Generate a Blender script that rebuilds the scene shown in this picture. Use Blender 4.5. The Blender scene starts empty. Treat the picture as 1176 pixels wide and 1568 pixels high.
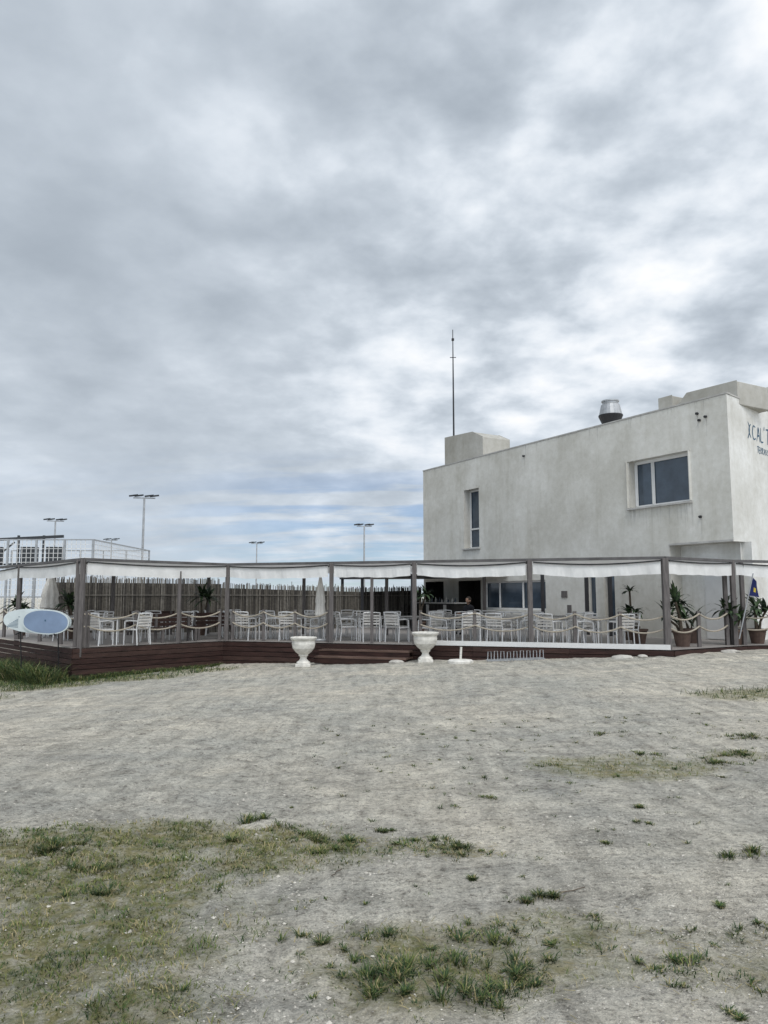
import bpy, math, random
import numpy as np
from mathutils import Vector, Matrix, noise
random.seed(7)
R=random.uniform
scene=bpy.context.scene
scene.view_settings.view_transform='Standard'
scene.view_settings.look='None'
scene.view_settings.exposure=0

# ---------------------------------------------------------------- materials
def mat(name,col,rough=.8,var=.15,scale=4,bump=0,bscale=40,metal=0,stretch=(1,1,1),spec=.3,transl=0):
    m=bpy.data.materials.new(name); m.use_nodes=True
    nt=m.node_tree; N=nt.nodes; L=nt.links
    b=N['Principled BSDF']
    b.inputs['Roughness'].default_value=rough; b.inputs['Metallic'].default_value=metal
    b.inputs['Specular IOR Level'].default_value=spec
    tc=N.new('ShaderNodeTexCoord'); mp=N.new('ShaderNodeMapping'); mp.inputs['Scale'].default_value=stretch
    L.new(tc.outputs['Object'],mp.inputs['Vector'])
    n=N.new('ShaderNodeTexNoise'); n.inputs['Scale'].default_value=scale; n.inputs['Detail'].default_value=4; n.inputs['Roughness'].default_value=.6
    L.new(mp.outputs[0],n.inputs['Vector'])
    r=N.new('ShaderNodeValToRGB')
    r.color_ramp.elements[0].position=.3; r.color_ramp.elements[1].position=.7
    r.color_ramp.elements[0].color=[c*(1-var) for c in col]+[1]
    r.color_ramp.elements[1].color=[min(1,c*(1+var)) for c in col]+[1]
    L.new(n.outputs['Fac'],r.inputs[0]); L.new(r.outputs[0],b.inputs['Base Color'])
    if bump:
        n2=N.new('ShaderNodeTexNoise'); n2.inputs['Scale'].default_value=bscale; n2.inputs['Detail'].default_value=3
        L.new(mp.outputs[0],n2.inputs['Vector'])
        bp=N.new('ShaderNodeBump'); bp.inputs['Strength'].default_value=bump; bp.inputs['Distance'].default_value=.02
        L.new(n2.outputs['Fac'],bp.inputs['Height']); L.new(bp.outputs[0],b.inputs['Normal'])
    if transl:
        t=N.new('ShaderNodeBsdfTranslucent'); L.new(r.outputs[0],t.inputs['Color'])
        mx=N.new('ShaderNodeMixShader'); mx.inputs[0].default_value=transl
        L.new(b.outputs[0],mx.inputs[1]); L.new(t.outputs[0],mx.inputs[2])
        L.new(mx.outputs[0],N['Material Output'].inputs['Surface'])
    return m

def plaster_mat(name,col):
    m=bpy.data.materials.new(name); m.use_nodes=True
    nt=m.node_tree; N=nt.nodes; L=nt.links; b=N['Principled BSDF']; b.inputs['Roughness'].default_value=.92
    b.inputs['Specular IOR Level'].default_value=.15
    tc=N.new('ShaderNodeTexCoord')
    def noi(sc,st,det=6,ro=.6):
        mp=N.new('ShaderNodeMapping'); mp.inputs['Scale'].default_value=st
        L.new(tc.outputs['Object'],mp.inputs[0])
        n=N.new('ShaderNodeTexNoise'); n.inputs['Scale'].default_value=sc; n.inputs['Detail'].default_value=det; n.inputs['Roughness'].default_value=ro
        L.new(mp.outputs[0],n.inputs[0]); return n
    a=noi(.45,(1,1,1)); s=noi(1.3,(1,1,.10),5,.7); f=noi(5,(1,1,1),6,.7)
    def ramp(n,p0,p1,c0,c1):
        r=N.new('ShaderNodeValToRGB'); e=r.color_ramp.elements
        e[0].position=p0;e[1].position=p1;e[0].color=(c0,c0*.99,c0*.96,1);e[1].color=(c1,c1,c1,1)
        L.new(n.outputs['Fac'],r.inputs[0]); return r
    r1=ramp(a,.38,.62,.84,1.05); r2=ramp(s,.30,.50,.86,1.0); r3=ramp(f,.3,.7,.90,1.06)
    base=N.new('ShaderNodeRGB'); base.outputs[0].default_value=(*col,1)
    prev=base.outputs[0]
    for r in (r1,r2,r3):
        mx=N.new('ShaderNodeMix'); mx.data_type='RGBA'; mx.blend_type='MULTIPLY'; mx.inputs[0].default_value=1
        L.new(prev,mx.inputs[6]); L.new(r.outputs[0],mx.inputs[7]); prev=mx.outputs[2]
    L.new(prev,b.inputs['Base Color'])
    bp=N.new('ShaderNodeBump'); bp.inputs['Strength'].default_value=.4; bp.inputs['Distance'].default_value=.02
    L.new(f.outputs['Fac'],bp.inputs['Height']); L.new(bp.outputs[0],b.inputs['Normal'])
    return m

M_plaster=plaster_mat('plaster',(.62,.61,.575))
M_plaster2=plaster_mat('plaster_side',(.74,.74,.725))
M_plaster3=plaster_mat('plaster_roof',(.43,.42,.39))
M_stain=mat('rain_streak',(.42,.41,.38),.95,.2,6)
M_coping=mat('coping',(.40,.39,.37),.9,.2,3,.2)
M_frame=mat('window_frame_white',(.66,.66,.65),.5,.05)
M_glass=mat('dark_glass',(.055,.075,.10),.08,.3,1.2,spec=.7)
M_black=mat('dark_metal',(.025,.025,.028),.5,.2)
M_dark=mat('interior_dark',(.03,.028,.026),.9,.3)
M_post=mat('weathered_timber',(.125,.114,.111),.85,.3,6,.3,30,stretch=(4,4,.5))
M_beam=mat('grey_beam',(.11,.106,.106),.75,.25,4)
M_fabric=mat('white_canvas',(.80,.80,.79),.85,.08,2.5,.2,6,transl=.20)
M_alu=mat('aluminium',(.70,.70,.70),.4,.1,5,metal=.3)
M_slat=mat('pale_slats',(.56,.54,.51),.6,.2,8)
M_table=mat('table_top',(.30,.29,.28),.5,.2,8)
M_urn=mat('urn_concrete',(.66,.64,.59),.85,.25,7,.3,30)
M_rope=mat('rope',(.36,.32,.26),.9,.2,20)
M_deckf=mat('deck_floor',(.27,.25,.235),.6,.3,3,stretch=(1,9,1))
M_skirt=mat('red_brown_boards',(.034,.016,.013),.75,.5,2.5,.3,20,stretch=(1,1,8))
M_skirt2=mat('red_brown_boards_b',(.048,.026,.021),.75,.4,2.5,.3,20,stretch=(1,1,8))
M_step=mat('lighter_step_boards',(.11,.070,.055),.75,.4,2.5,.3,20,stretch=(1,1,8))  # treads a lighter red-brown than the risers
M_reed=[mat('reed_a',(.13,.118,.10),.9,.3,10),mat('reed_b',(.070,.064,.057),.9,.3,10),mat('reed_c',(.22,.205,.18),.9,.3,10)]
M_steel=mat('galvanised',(.38,.39,.40),.45,.2,4,metal=.6)
M_lamp=mat('floodlight_black',(.04,.045,.05),.5,.1)
M_white=mat('white_paint',(.75,.75,.74),.6,.08)
M_blue=mat('board_blue',(.19,.255,.37),.5,.15,2)
M_bwhite=mat('board_white',(.58,.64,.65),.4,.1,3)
M_teal=mat('lettering_teal',(.05,.11,.17),.7,.2)
M_navy=mat('flag_navy',(.015,.022,.10),.8,.2)
M_yel=mat('flag_yellow',(.55,.42,.05),.8,.2)
M_leaf=mat('leaf_green',(.045,.078,.032),.6,.5,6)
M_leaf2=mat('leaf_dark',(.02,.034,.018),.6,.5,6)
M_pot=mat('terracotta',(.11,.075,.06),.85,.3,5)
M_trunk=mat('palm_trunk',(.10,.08,.06),.95,.3,12,.4)
M_stone=mat('stone_slab',(.46,.44,.40),.9,.2,6,.4,25)
M_grass=[mat('grass_green',(.070,.110,.032),.8,.4,3),mat('grass_dark',(.030,.058,.022),.8,.4,3),mat('grass_dry',(.33,.28,.15),.9,.3,3),mat('grass_olive',(.145,.16,.05),.85,.3,3)]
M_peb=[mat('pebble_light',(.58,.55,.485),.9,.2,9),mat('pebble_mid',(.44,.415,.365),.9,.2,9),mat('pebble_dark',(.25,.235,.21),.9,.2,9)]
M_cloth=mat('dark_clothes',(.02,.02,.025),.9,.3)
M_skin=mat('skin',(.42,.26,.19),.6,.05)
M_hair=mat('hair',(.025,.018,.013),.7,.3)

# ---------------------------------------------------------------- mesh builder
class MB:
    def __init__(s): s.v=[]; s.f=[]; s.m=[]
    def add(s,vs,fs,mi=0):
        o=len(s.v); s.v+= [tuple(v) for v in vs]; s.f+=[tuple(o+i for i in f) for f in fs]; s.m+=[mi]*len(fs)
    def quad(s,a,b,c,d,mi=0): s.add([a,b,c,d],[(0,1,2,3)],mi)
    def box(s,c,size,rz=0,mi=0):
        cx,cy,cz=c; hx,hy,hz=[k/2 for k in size]; ca,sa=math.cos(rz),math.sin(rz); vs=[]
        for z in(-hz,hz):
            for x,y in((-hx,-hy),(hx,-hy),(hx,hy),(-hx,hy)):
                vs.append((cx+x*ca-y*sa,cy+x*sa+y*ca,cz+z))
        s.add(vs,[(3,2,1,0),(4,5,6,7),(0,1,5,4),(1,2,6,5),(2,3,7,6),(3,0,4,7)],mi)
    def beam(s,a,b,w,h,mi=0):
        a=Vector(a); b=Vector(b); d=(b-a).normalized()
        up=Vector((0,0,1)) if abs(d.z)<.95 else Vector((0,1,0))
        r=d.cross(up).normalized(); u=r.cross(d); vs=[]
        for p in(a,b):
            for x,y in((-1,-1),(1,-1),(1,1),(-1,1)): vs.append(p+r*x*w/2+u*y*h/2)
        s.add(vs,[(0,1,2,3),(7,6,5,4),(4,5,1,0),(5,6,2,1),(6,7,3,2),(7,4,0,3)],mi)
    def tube(s,pts,r,seg=6,mi=0):
        pts=[Vector(p) for p in pts]; rr=r if isinstance(r,(list,tuple)) else [r]*len(pts); vs=[]
        for i,p in enumerate(pts):
            d=(pts[min(i+1,len(pts)-1)]-pts[max(i-1,0)]).normalized()
            up=Vector((0,0,1)) if abs(d.z)<.9 else Vector((0,1,0))
            a=d.cross(up).normalized(); b=a.cross(d)
            for k in range(seg):
                t=2*math.pi*k/seg; vs.append(p+(a*math.cos(t)+b*math.sin(t))*rr[i])
        fs=[]
        for i in range(len(pts)-1):
            for k in range(seg):
                k2=(k+1)%seg; fs.append((i*seg+k,i*seg+k2,(i+1)*seg+k2,(i+1)*seg+k))
        fs.append(tuple(range(seg))[::-1]); fs.append(tuple((len(pts)-1)*seg+k for k in range(seg)))
        s.add(vs,fs,mi)
    def lathe(s,c,prof,seg=24,mi=0,lobes=0,amp=0):
        vs=[]
        for r,z in prof:
            for k in range(seg):
                t=2*math.pi*k/seg; q=r*(1+amp*math.cos(lobes*t)) if lobes else r
                vs.append((c[0]+q*math.cos(t),c[1]+q*math.sin(t),c[2]+z))
        n=len(prof); fs=[]
        for i in range(n-1):
            for k in range(seg):
                k2=(k+1)%seg; fs.append((i*seg+k,i*seg+k2,(i+1)*seg+k2,(i+1)*seg+k))
        fs.append(tuple(range(seg))[::-1]); fs.append(tuple((n-1)*seg+k for k in range(seg)))
        s.add(vs,fs,mi)
    def mesh(s,name,mats):
        me=bpy.data.meshes.new(name); me.from_pydata(s.v,[],s.f)
        for m in mats: me.materials.append(m)
        me.polygons.foreach_set('material_index',s.m); me.update(); return me
    def obj(s,name,mats,parent=None,loc=(0,0,0),smooth=False,rz=0):
        me=s.mesh(name,mats)
        if smooth: me.polygons.foreach_set('use_smooth',[True]*len(me.polygons))
        o=bpy.data.objects.new(name,me); scene.collection.objects.link(o)
        o.location=loc; o.rotation_euler[2]=rz
        if parent: o.parent=parent
        return o
def empty(name,loc=(0,0,0)):
    e=bpy.data.objects.new(name,None); e.location=loc; scene.collection.objects.link(e); return e
def inst(name,me,loc,rz=0,sc=1):
    o=bpy.data.objects.new(name,me); o.location=loc; o.rotation_euler[2]=rz; o.scale=(sc,)*3; scene.collection.objects.link(o); return o

# ---------------------------------------------------------------- ground
def ss(a,b,x):
    t=min(1,max(0,(x-a)/(b-a))); return t*t*(3-2*t)
def gh(x,y):
    z=ss(4,19,y)*min(.15,max(-.75,.045*x-.2))
    if y<40:
        z+=.030*noise.noise(Vector((x*.6,y*.6,0)))+.014*noise.noise(Vector((x*2.3,y*2.3,3)))
        if y<26: 
            ro=.35+1.5*max(0,noise.noise(Vector((x*.3,y*.22,21)))+.3)
            z+=ro*(.018*noise.noise(Vector((x*5.5,y*5.5,8)))+.015*noise.noise(Vector((x*11,y*11,5))))
            u=x*.86-y*.5+.6*math.sin(y*.35)
            z-=.02*math.exp(-((u+3.2)/.16)**2)+.02*math.exp(-((u+4.8)/.16)**2)+.016*math.exp(-((u+7.0)/.18)**2)
    return z
PATCH=[(-2.1,4.1,1.3,1.2,1.),(-1.5,5.15,1.35,.5,1.),(-.1,5.2,.35,.15,.5),(.45,5.1,.25,.12,.5),(.15,3.55,.55,.40,.75),(.75,3.75,.5,.35,.5),
       (2.3,7.6,.8,.5,.75),(6.2,12.6,1.1,.7,.9),(-2.0,3.2,1.2,.6,.9),(1.6,3.6,.4,.3,.4),
       (-8.7,19.2,1.6,1.0,1.),(-6.7,20.4,1.5,.8,.95),(-5,21.7,1.0,.8,.7),(-11,20,2.2,1.6,1.),(-9.6,16.6,1.6,.8,.7),(3.6,8.1,.4,.2,.6)]
def veg(x,y):
    v=0
    for cx,cy,rx,ry,s in PATCH:
        d=((x-cx)/rx)**2+((y-cy)/ry)**2
        v=max(v,s*(1-ss(.3,1.8,d)))
    n=noise.noise(Vector((x*1.7,y*1.7,7)))*.5+noise.noise(Vector((x*5,y*5,1)))*.5
    return max(0,min(1,v*(1+n*1.2)+(n*.35 if v>.05 else 0)))
ys=[-30,-15,-6,-2,0,1]
y=1.6
while y<30: ys.append(y); y*=1.009
while y<2500: ys.append(y); y*=1.12
xs=[0.]; x=0;
while x<5: x+=.042; xs.append(x)
while x<24: x*=1.025; xs.append(x)
while x<2500: x*=1.25; xs.append(x)
xs=[-a for a in xs[:0:-1]]+xs
vs=[];vc=[]
for yy in ys:
    for xx in xs:
        vs.append((xx,yy,gh(xx,yy))); vc.append(veg(xx,yy) if (abs(xx)<14 and 2<yy<24) else 0)
nx=len(xs); fs=[(j*nx+i,j*nx+i+1,(j+1)*nx+i+1,(j+1)*nx+i) for j in range(len(ys)-1) for i in range(nx-1)]
me=bpy.data.meshes.new('ground'); me.from_pydata(vs,[],fs)
at=me.attributes.new('veg','FLOAT','POINT'); at.data.foreach_set('value',vc)
me.polygons.foreach_set('use_smooth',[True]*len(fs))
ground=bpy.data.objects.new('ground',me); scene.collection.objects.link(ground)
m=bpy.data.materials.new('sandy_gravel'); m.use_nodes=True; nt=m.node_tree; N=nt.nodes; L=nt.links; b=N['Principled BSDF']
b.inputs['Roughness'].default_value=.95; b.inputs['Specular IOR Level'].default_value=.1
tc=N.new('ShaderNodeTexCoord')
def noi(sc,st=(1,1,1),det=6,ro=.6,rot=0,dist=0):
    mp=N.new('ShaderNodeMapping'); mp.inputs['Scale'].default_value=st; mp.inputs['Rotation'].default_value=(0,0,rot)
    L.new(tc.outputs['Object'],mp.inputs[0]); n=N.new('ShaderNodeTexNoise')
    n.inputs['Scale'].default_value=sc; n.inputs['Detail'].default_value=det; n.inputs['Roughness'].default_value=ro; n.inputs['Distortion'].default_value=dist
    L.new(mp.outputs[0],n.inputs[0]); return n
def ramp(src,stops):
    r=N.new('ShaderNodeValToRGB'); e=r.color_ramp.elements
    while len(e)<len(stops): e.new(.5)
    for k,(p,c) in enumerate(stops): e[k].position=p; e[k].color=(*c,1)
    L.new(src,r.inputs[0]); return r
def mix(a,bb,fac,bt='MIX'):
    mx=N.new('ShaderNodeMix'); mx.data_type='RGBA'; mx.blend_type=bt
    if isinstance(fac,(int,float)): mx.inputs[0].default_value=fac
    else: L.new(fac,mx.inputs[0])
    L.new(a,mx.inputs[6]); L.new(bb,mx.inputs[7]); return mx.outputs[2]
big=noi(.25,det=4); mid=noi(1.1,dist=.6); lump=noi(4.5,det=5,ro=.65,dist=.5); fine=noi(22,det=6,ro=.75); vfine=noi(90,det=3,ro=.8)
tr=noi(.8,(1,5,1),6,.65,rot=.45); tr2=noi(1.1,(5,.7,1),5,.65,rot=.5)
c=ramp(big.outputs['Fac'],[(.38,(.545,.53,.48)),(.62,(.70,.65,.56))]).outputs[0]
c=mix(c,ramp(mid.outputs['Fac'],[(.3,(.82,.83,.84)),(.7,(1.1,1.09,1.06))]).outputs[0],1,'MULTIPLY')
c=mix(c,ramp(lump.outputs['Fac'],[(.34,(.62,.615,.61)),(.5,(.98,.98,.98)),(.68,(1.12,1.12,1.11))]).outputs[0],.8,'MULTIPLY')
c=mix(c,ramp(tr.outputs['Fac'],[(.35,(.84,.845,.85)),(.6,(1.05,1.05,1.04))]).outputs[0],.8,'MULTIPLY')
c=mix(c,ramp(tr2.outputs['Fac'],[(.36,(.76,.76,.76)),(.56,(1.05,1.05,1.05))]).outputs[0],.85,'MULTIPLY')
c=mix(c,ramp(fine.outputs['Fac'],[(.34,(.42,.41,.40)),(.47,(.98,.98,.98)),(.70,(1.28,1.28,1.27))]).outputs[0],.95,'MULTIPLY')
c=mix(c,ramp(vfine.outputs['Fac'],[(.3,(.66,.66,.66)),(.7,(1.3,1.3,1.3))]).outputs[0],.85,'MULTIPLY')
va=N.new('ShaderNodeAttribute'); va.attribute_name='veg'
vm=N.new('ShaderNodeMath'); vm.operation='MULTIPLY'; L.new(va.outputs['Fac'],vm.inputs[0])
vr=ramp(noi(14,det=6,ro=.7).outputs['Fac'],[(.34,(.25,.25,.25)),(.58,(.95,.95,.95))]); L.new(vr.outputs[0],vm.inputs[1])
vcol=ramp(noi(5,det=5).outputs['Fac'],[(.35,(.13,.145,.05)),(.5,(.23,.22,.095)),(.68,(.34,.295,.16))]).outputs[0]
c=mix(c,vcol,vm.outputs[0])
L.new(c,b.inputs['Base Color'])
vo=N.new('ShaderNodeTexVoronoi'); vo.inputs['Scale'].default_value=38; L.new(tc.outputs['Object'],vo.inputs[0])
ma=N.new('ShaderNodeMath'); ma.operation='MULTIPLY_ADD'; ma.inputs[1].default_value=-.25; L.new(vo.outputs['Distance'],ma.inputs[0]); L.new(fine.outputs['Fac'],ma.inputs[2])
mb=N.new('ShaderNodeMath'); mb.operation='ADD'; L.new(ma.outputs[0],mb.inputs[0])
mc=N.new('ShaderNodeMath'); mc.operation='MULTIPLY'; mc.inputs[1].default_value=2.6; L.new(lump.outputs['Fac'],mc.inputs[0]); L.new(mc.outputs[0],mb.inputs[1])
bp=N.new('ShaderNodeBump'); bp.inputs['Strength'].default_value=1; bp.inputs['Distance'].default_value=.055
L.new(mb.outputs[0],bp.inputs['Height']); L.new(bp.outputs[0],b.inputs['Normal'])
me.materials.append(m)

# grass
g=MB()
def blade(x,y,h,lean,az,w,mi):
    z=gh(x,y)-.005; dx,dy=math.cos(az),math.sin(az); px,py=-dy*w,dx*w
    a=(x-px,y-py,z); bb=(x+px,y+py,z)
    mx_,my_=x+dx*lean*.35,y+dy*lean*.35
    c1=(mx_+px*.8,my_+py*.8,z+h*.6); d1=(mx_-px*.8,my_-py*.8,z+h*.6)
    t=(x+dx*lean,y+dy*lean,z+h*.9)
    g.add([a,bb,c1,d1,t],[(0,1,2,3),(3,2,4)],mi)
def sub(x,y,r,n,h,greens,dry):
    for _ in range(n):
        az=R(0,6.28); q=r*abs(random.gauss(0,.5)); hh=h*R(.3,1.1)
        blade(x+q*math.cos(az),y+q*math.sin(az),hh,hh*R(.4,1.7),az+R(-.9,.9),R(.001,.0024)*(1+y*.12),2 if R(0,1)<dry else random.choice(greens))
def tuft(x,y,r,n,h,greens=(0,1,1,3),dry=.12):
    k=max(1,int(r/.028)); 
    for i in range(k):
        a=R(0,6.28); q=r*R(0,1.1) if i else 0
        sub(x+q*1.3*math.cos(a),y+q*.8*math.sin(a),r*R(.25,.6) if k>1 else r,max(6,int(n/k*R(.4,1.6))),h*R(.45,1.05),greens,dry)
for cx,cy,rx,ry,s in PATCH:
    far=cy>10
    k=int(rx*ry*(18000 if cx<-1 else 8000)*s) if not far else int(rx*ry*1700*s)
    for _ in range(k):
        x=cx+R(-1.35,1.35)*rx; y=cy+R(-1.35,1.35)*ry
        if y<2.5 or (abs(x)>.6*y+.2): continue
        vv=veg(x,y); cl=noise.noise(Vector((x*6,y*6,31)))
        if R(0,1)>vv*(.75+1.6*cl+.25): continue
        h=R(.008,.030)*(1+1.2*max(0,cl)) if not far else R(.04,.13)
        cl2=noise.noise(Vector((x*2.5,y*2.5,77)))
        pal=(0,3,0,1,3) if cl2>.08 else (2,3,3,2,0,3)
        blade(x,y,h,R(.5,1.8)*h,R(0,6.28),R(.001,.0022)*(1+y*.12),random.choice(pal) if not far else random.choice((0,1,1,3)))
T=[(-.95,5.85,.15,.07),(-1.0,5.3,.11,.05),(-.55,5.45,.13,.055),(-.25,5.35,.11,.05),(0,5.5,.08,.045),(.33,5.3,.10,.04),(.06,5.55,.06,.035),(.47,5.15,.10,.04),
   (-1.75,4.85,.2,.055),(-1.5,4.4,.18,.055),(-2.1,5.1,.22,.06),(.02,3.85,.12,.06),(-.28,3.75,.10,.05),(-.07,3.45,.13,.07),(.2,3.55,.16,.07),(.25,3.4,.14,.065),(.38,3.25,.14,.07),(-.05,3.3,.1,.06),(.5,3.35,.1,.05),
   (.5,3.8,.12,.045),(.58,3.6,.11,.05),(.56,3.45,.08,.045),(.77,3.75,.07,.035),(.63,3.4,.06,.04),(.9,4.3,.09,.045),(.75,4.25,.07,.045),(1.05,4.0,.08,.035),(.5,4.55,.06,.03),(1.28,3.6,.08,.035),
   (2.35,5.1,.13,.05),(2.15,5.0,.10,.045),(2.45,4.95,.08,.04),(1.45,5.2,.08,.03),(1.8,5.7,.08,.035),(1.95,6.1,.08,.04),(.85,6.4,.09,.04),(1.75,4.2,.07,.03),
   (3.2,7.7,.24,.05),(2.8,8.2,.18,.045),(2.6,9.5,.2,.04),(1.35,3.2,.08,.04),(1.85,3.9,.08,.03),(3.7,8.1,.24,.05),(3.9,6.7,.18,.05),(4.2,9,.26,.05)]
for x,y,r,h in T: tuft(x,y,r,int(150+1300*r),h)
for _ in range(300):
    x=R(-.8,5.2); y=R(3,11)
    if x/y>.55: continue
    tuft(x,y,R(.012,.045)*(1+.06*y),random.randint(8,32),R(.012,.032)*(1+.04*y))
for _ in range(170):
    cx,cy,rx,ry,s=random.choice(PATCH[:10]); x=cx+R(-1,1)*rx; y=cy+R(-1,1)*ry
    if y>2.6: tuft(x,y,R(.03,.13),random.randint(25,90),R(.02,.045))
for _ in range(170):
    t=R(0,1); x=-8.2+t*3.3; y=20.35+t*3.3-R(.05,.6)
    sub(x,y,.16,26,R(.08,.20)*(1.15-.7*t),(0,1,1,3),.06)
for _ in range(280):
    t=R(0,1)**.8; x=-8.3-t*4.1; y=20.35+t*4.5-R(.05,1.2)
    sub(x,y,.22,34,R(.20,.60),(0,1,1,3),.05)
g.obj('grass',M_grass)

p=MB()
def pebble(x,y,r,mi):
    z=gh(x,y)+r*.1; vs=[(x+r*R(.7,1.3),y,z),(x,y+r*R(.7,1.3),z),(x-r*R(.7,1.3),y,z),(x,y-r*R(.7,1.3),z),(x+R(-.3,.3)*r,y+R(-.3,.3)*r,z+r*R(.4,.9))]
    p.add(vs,[(0,1,4),(1,2,4),(2,3,4),(3,0,4)],mi)
for _ in range(32000):
    y=2.6+11*R(0,1)**1.5; x=R(-.56,.56)*y
    if noise.noise(Vector((x*.9,y*.9,11)))<-.15 and R(0,1)<.7: continue
    if veg(x,y)>.4 and R(0,1)<.8: continue
    pebble(x,y,R(.0015,.005)*(2.2 if R(0,1)<.05 else 1)*(1+.07*y),random.choice((0,1,1,2,2)))
p.obj('gravel',M_peb)
st=MB()
for _ in range(900):
    cx,cy,rx,ry,s=random.choice(PATCH[:10]); x=cx+R(-1.2,1.2)*rx; y=cy+R(-1.2,1.2)*ry
    if y<2.6: continue
    a=R(0,6.28); l=R(.012,.05); 
    st.beam((x,y,gh(x,y)+.006),(x+l*math.cos(a),y+l*math.sin(a),gh(x+l*math.cos(a),y+l*math.sin(a))+.009),.0016,.0016)
st.obj('dry_straw',[M_grass[2]])
tw=MB()
for x,y,a,l in ((.95,4.35,.3,.16),(2.3,4.0,-.5,.2),(-.3,4.6,1.2,.14)):
    pts=[]
    for k in range(5):
        t=k/4; xx=x+l*t*math.cos(a)+R(-.01,.01); yy=y+l*t*math.sin(a)+R(-.015,.015); pts.append((xx,yy,gh(xx,yy)+.008+R(0,.006)))
    tw.tube(pts,.003,5)
tw.obj('twigs',[M_trunk])

# ---------------------------------------------------------------- deck
FL=.27
DECK=[(-15.6,28.8),(-8.15,20.42),(-4.9,23.72),(7.3,19.62),(9.95,21.4),(13.2,22.4),(18,24.5),(20,42),(-15,42)]
deck=empty('wooden_deck')
d=MB(); d.add([(x,y,FL) for x,y in DECK],[tuple(range(len(DECK)))]); d.obj('floor',[M_deckf],deck)
d=MB()
for i in range(0,6):
    a=Vector((*DECK[i],0)); b2=Vector((*DECK[i+1],0)); L_=(b2-a).length; n=max(1,int(L_/2.4))
    for k in range(n):
        p0=a.lerp(b2,k/n); p1=a.lerp(b2,(k+1)/n-.004/L_)
        z=FL-.02; j=0
        while z>-1.0:
            off=R(-.008,.008); nrm=(b2-a).normalized().cross(Vector((0,0,1)))
            q0=p0+nrm*off; q1=p1+nrm*off
            d.beam((q0.x,q0.y,z-.065),(q1.x,q1.y,z-.065),.035,.124,random.choice((0,0,1))); z-=.14; j+=1
d.obj('skirt_boards',[M_skirt,M_skirt2],deck)
d=MB(); d.beam((1.0,21.82,FL+.06),(7.25,19.72,FL+.06),.10,.13); d.obj('floor_sheen_strip',[M_frame],deck)  # added white strip standing in for the wet sheen on the deck floor
st=empty('timber_steps'); d=MB()
e=Vector((.948,-.318,0)); nn=Vector((-.318,-.948,0))
for k,(zz,o) in enumerate(((.27-.16,.36),(.27-.33,.70))):
    a=Vector((-1.75,22.64,0))+nn*(o/2); b2=a+e*2.7
    d.beam((a.x,a.y,zz-.02),(b2.x,b2.y,zz-.02),o,.045,0)
    a2=Vector((-1.75,22.64,0))+nn*(o-.03); b3=a2+e*2.7
    d.beam((a2.x,a2.y,zz-.12),(b3.x,b3.y,zz-.12),.03,.15,1)
d.obj('treads',[M_step,M_skirt],st)

# ---------------------------------------------------------------- canopy
ZT=1.6+1.0
P=[(-8.04,20.6),(-4.84,23.9),(-1.55,22.8),(.865,21.98),(3.95,20.93),(7.22,19.82),(9.75,21.6),(12.9,22.6)]
PL=(-11.6,24.6); PL2=(-15.2,28.6)
line=[PL2,PL]+P
can=empty('shade_canopy')
d=MB()
def post(x,y,w=.13,top=ZT): d.box((x,y,(FL-.25+top)/2),(w,w,top-FL+.25))
for i,(x,y) in enumerate(P):
    post(x,y,.15 if i in(5,) else .12)
    if i in (0,6): post(x-.17,y+.12,.10)
    if i==6: post(x+.3,y+.1,.10)
for x,y in (PL,PL2): post(x,y,.12)
IN=[(-9.6,27.4),(-6.4,28.2),(-2.9,28.0),(.1,27.2),(3.4,26.2)]
for x,y in IN: post(x,y,.11,ZT-.15)
for x,y in((-6.0,22.7),(-.35,22.42)): post(x,y,.09,ZT-.25)
d.obj('posts',[M_post],can)
d=MB()
for a,b2 in zip(line,line[1:]):
    d.beam((*a,ZT+.0),(*b2,ZT+.0),.09,.075)
for a,b2 in zip(IN,IN[1:]): d.beam((*a,ZT-.12),(*b2,ZT-.12),.08,.07)
for a,b2 in ((P[0],IN[0]),(P[1],IN[1]),(P[2],IN[2]),(P[3],IN[3]),(P[4],IN[4])): d.beam((*a,ZT-.05),(*b2,ZT-.17),.06,.07)
d.obj('beams',[M_beam],can)
d=MB(); d2=MB()
def valance(a,b2,drop=.33,n=30):
    a=Vector((*a,0)); b2=Vector((*b2,0)); t=(b2-a).normalized(); nr=t.cross(Vector((0,0,1)))*.05
    ph=R(0,6); sg=R(.03,.08)
    for k in range(n):
        u0,u1=k/n,(k+1)/n; q=[]
        for u in(u0,u1):
            s_=.02*math.sin(u*22+ph)+.015*math.sin(u*51)
            z0=ZT-.07-sg*math.sin(math.pi*u); p_=a.lerp(b2,u)+nr
            q.append(((p_.x,p_.y+s_*.3,z0),(p_.x,p_.y+s_,z0-drop+.012*math.sin(u*9+ph)+.006*math.sin(u*31))))
        d.quad(q[0][0],q[1][0],q[1][1],q[0][1])
        d2.beam((q[0][0][0],q[0][0][1]-.03,q[0][0][2]+.0),(q[1][0][0],q[1][0][1]-.03,q[1][0][2]+.0),.035,.035)
for a,b2 in zip(line,line[1:]):
    a_=Vector(a);b_=Vector(b2); t=(b_-a_).normalized(); valance(a_+t*.1,b_-t*.1)
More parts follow.
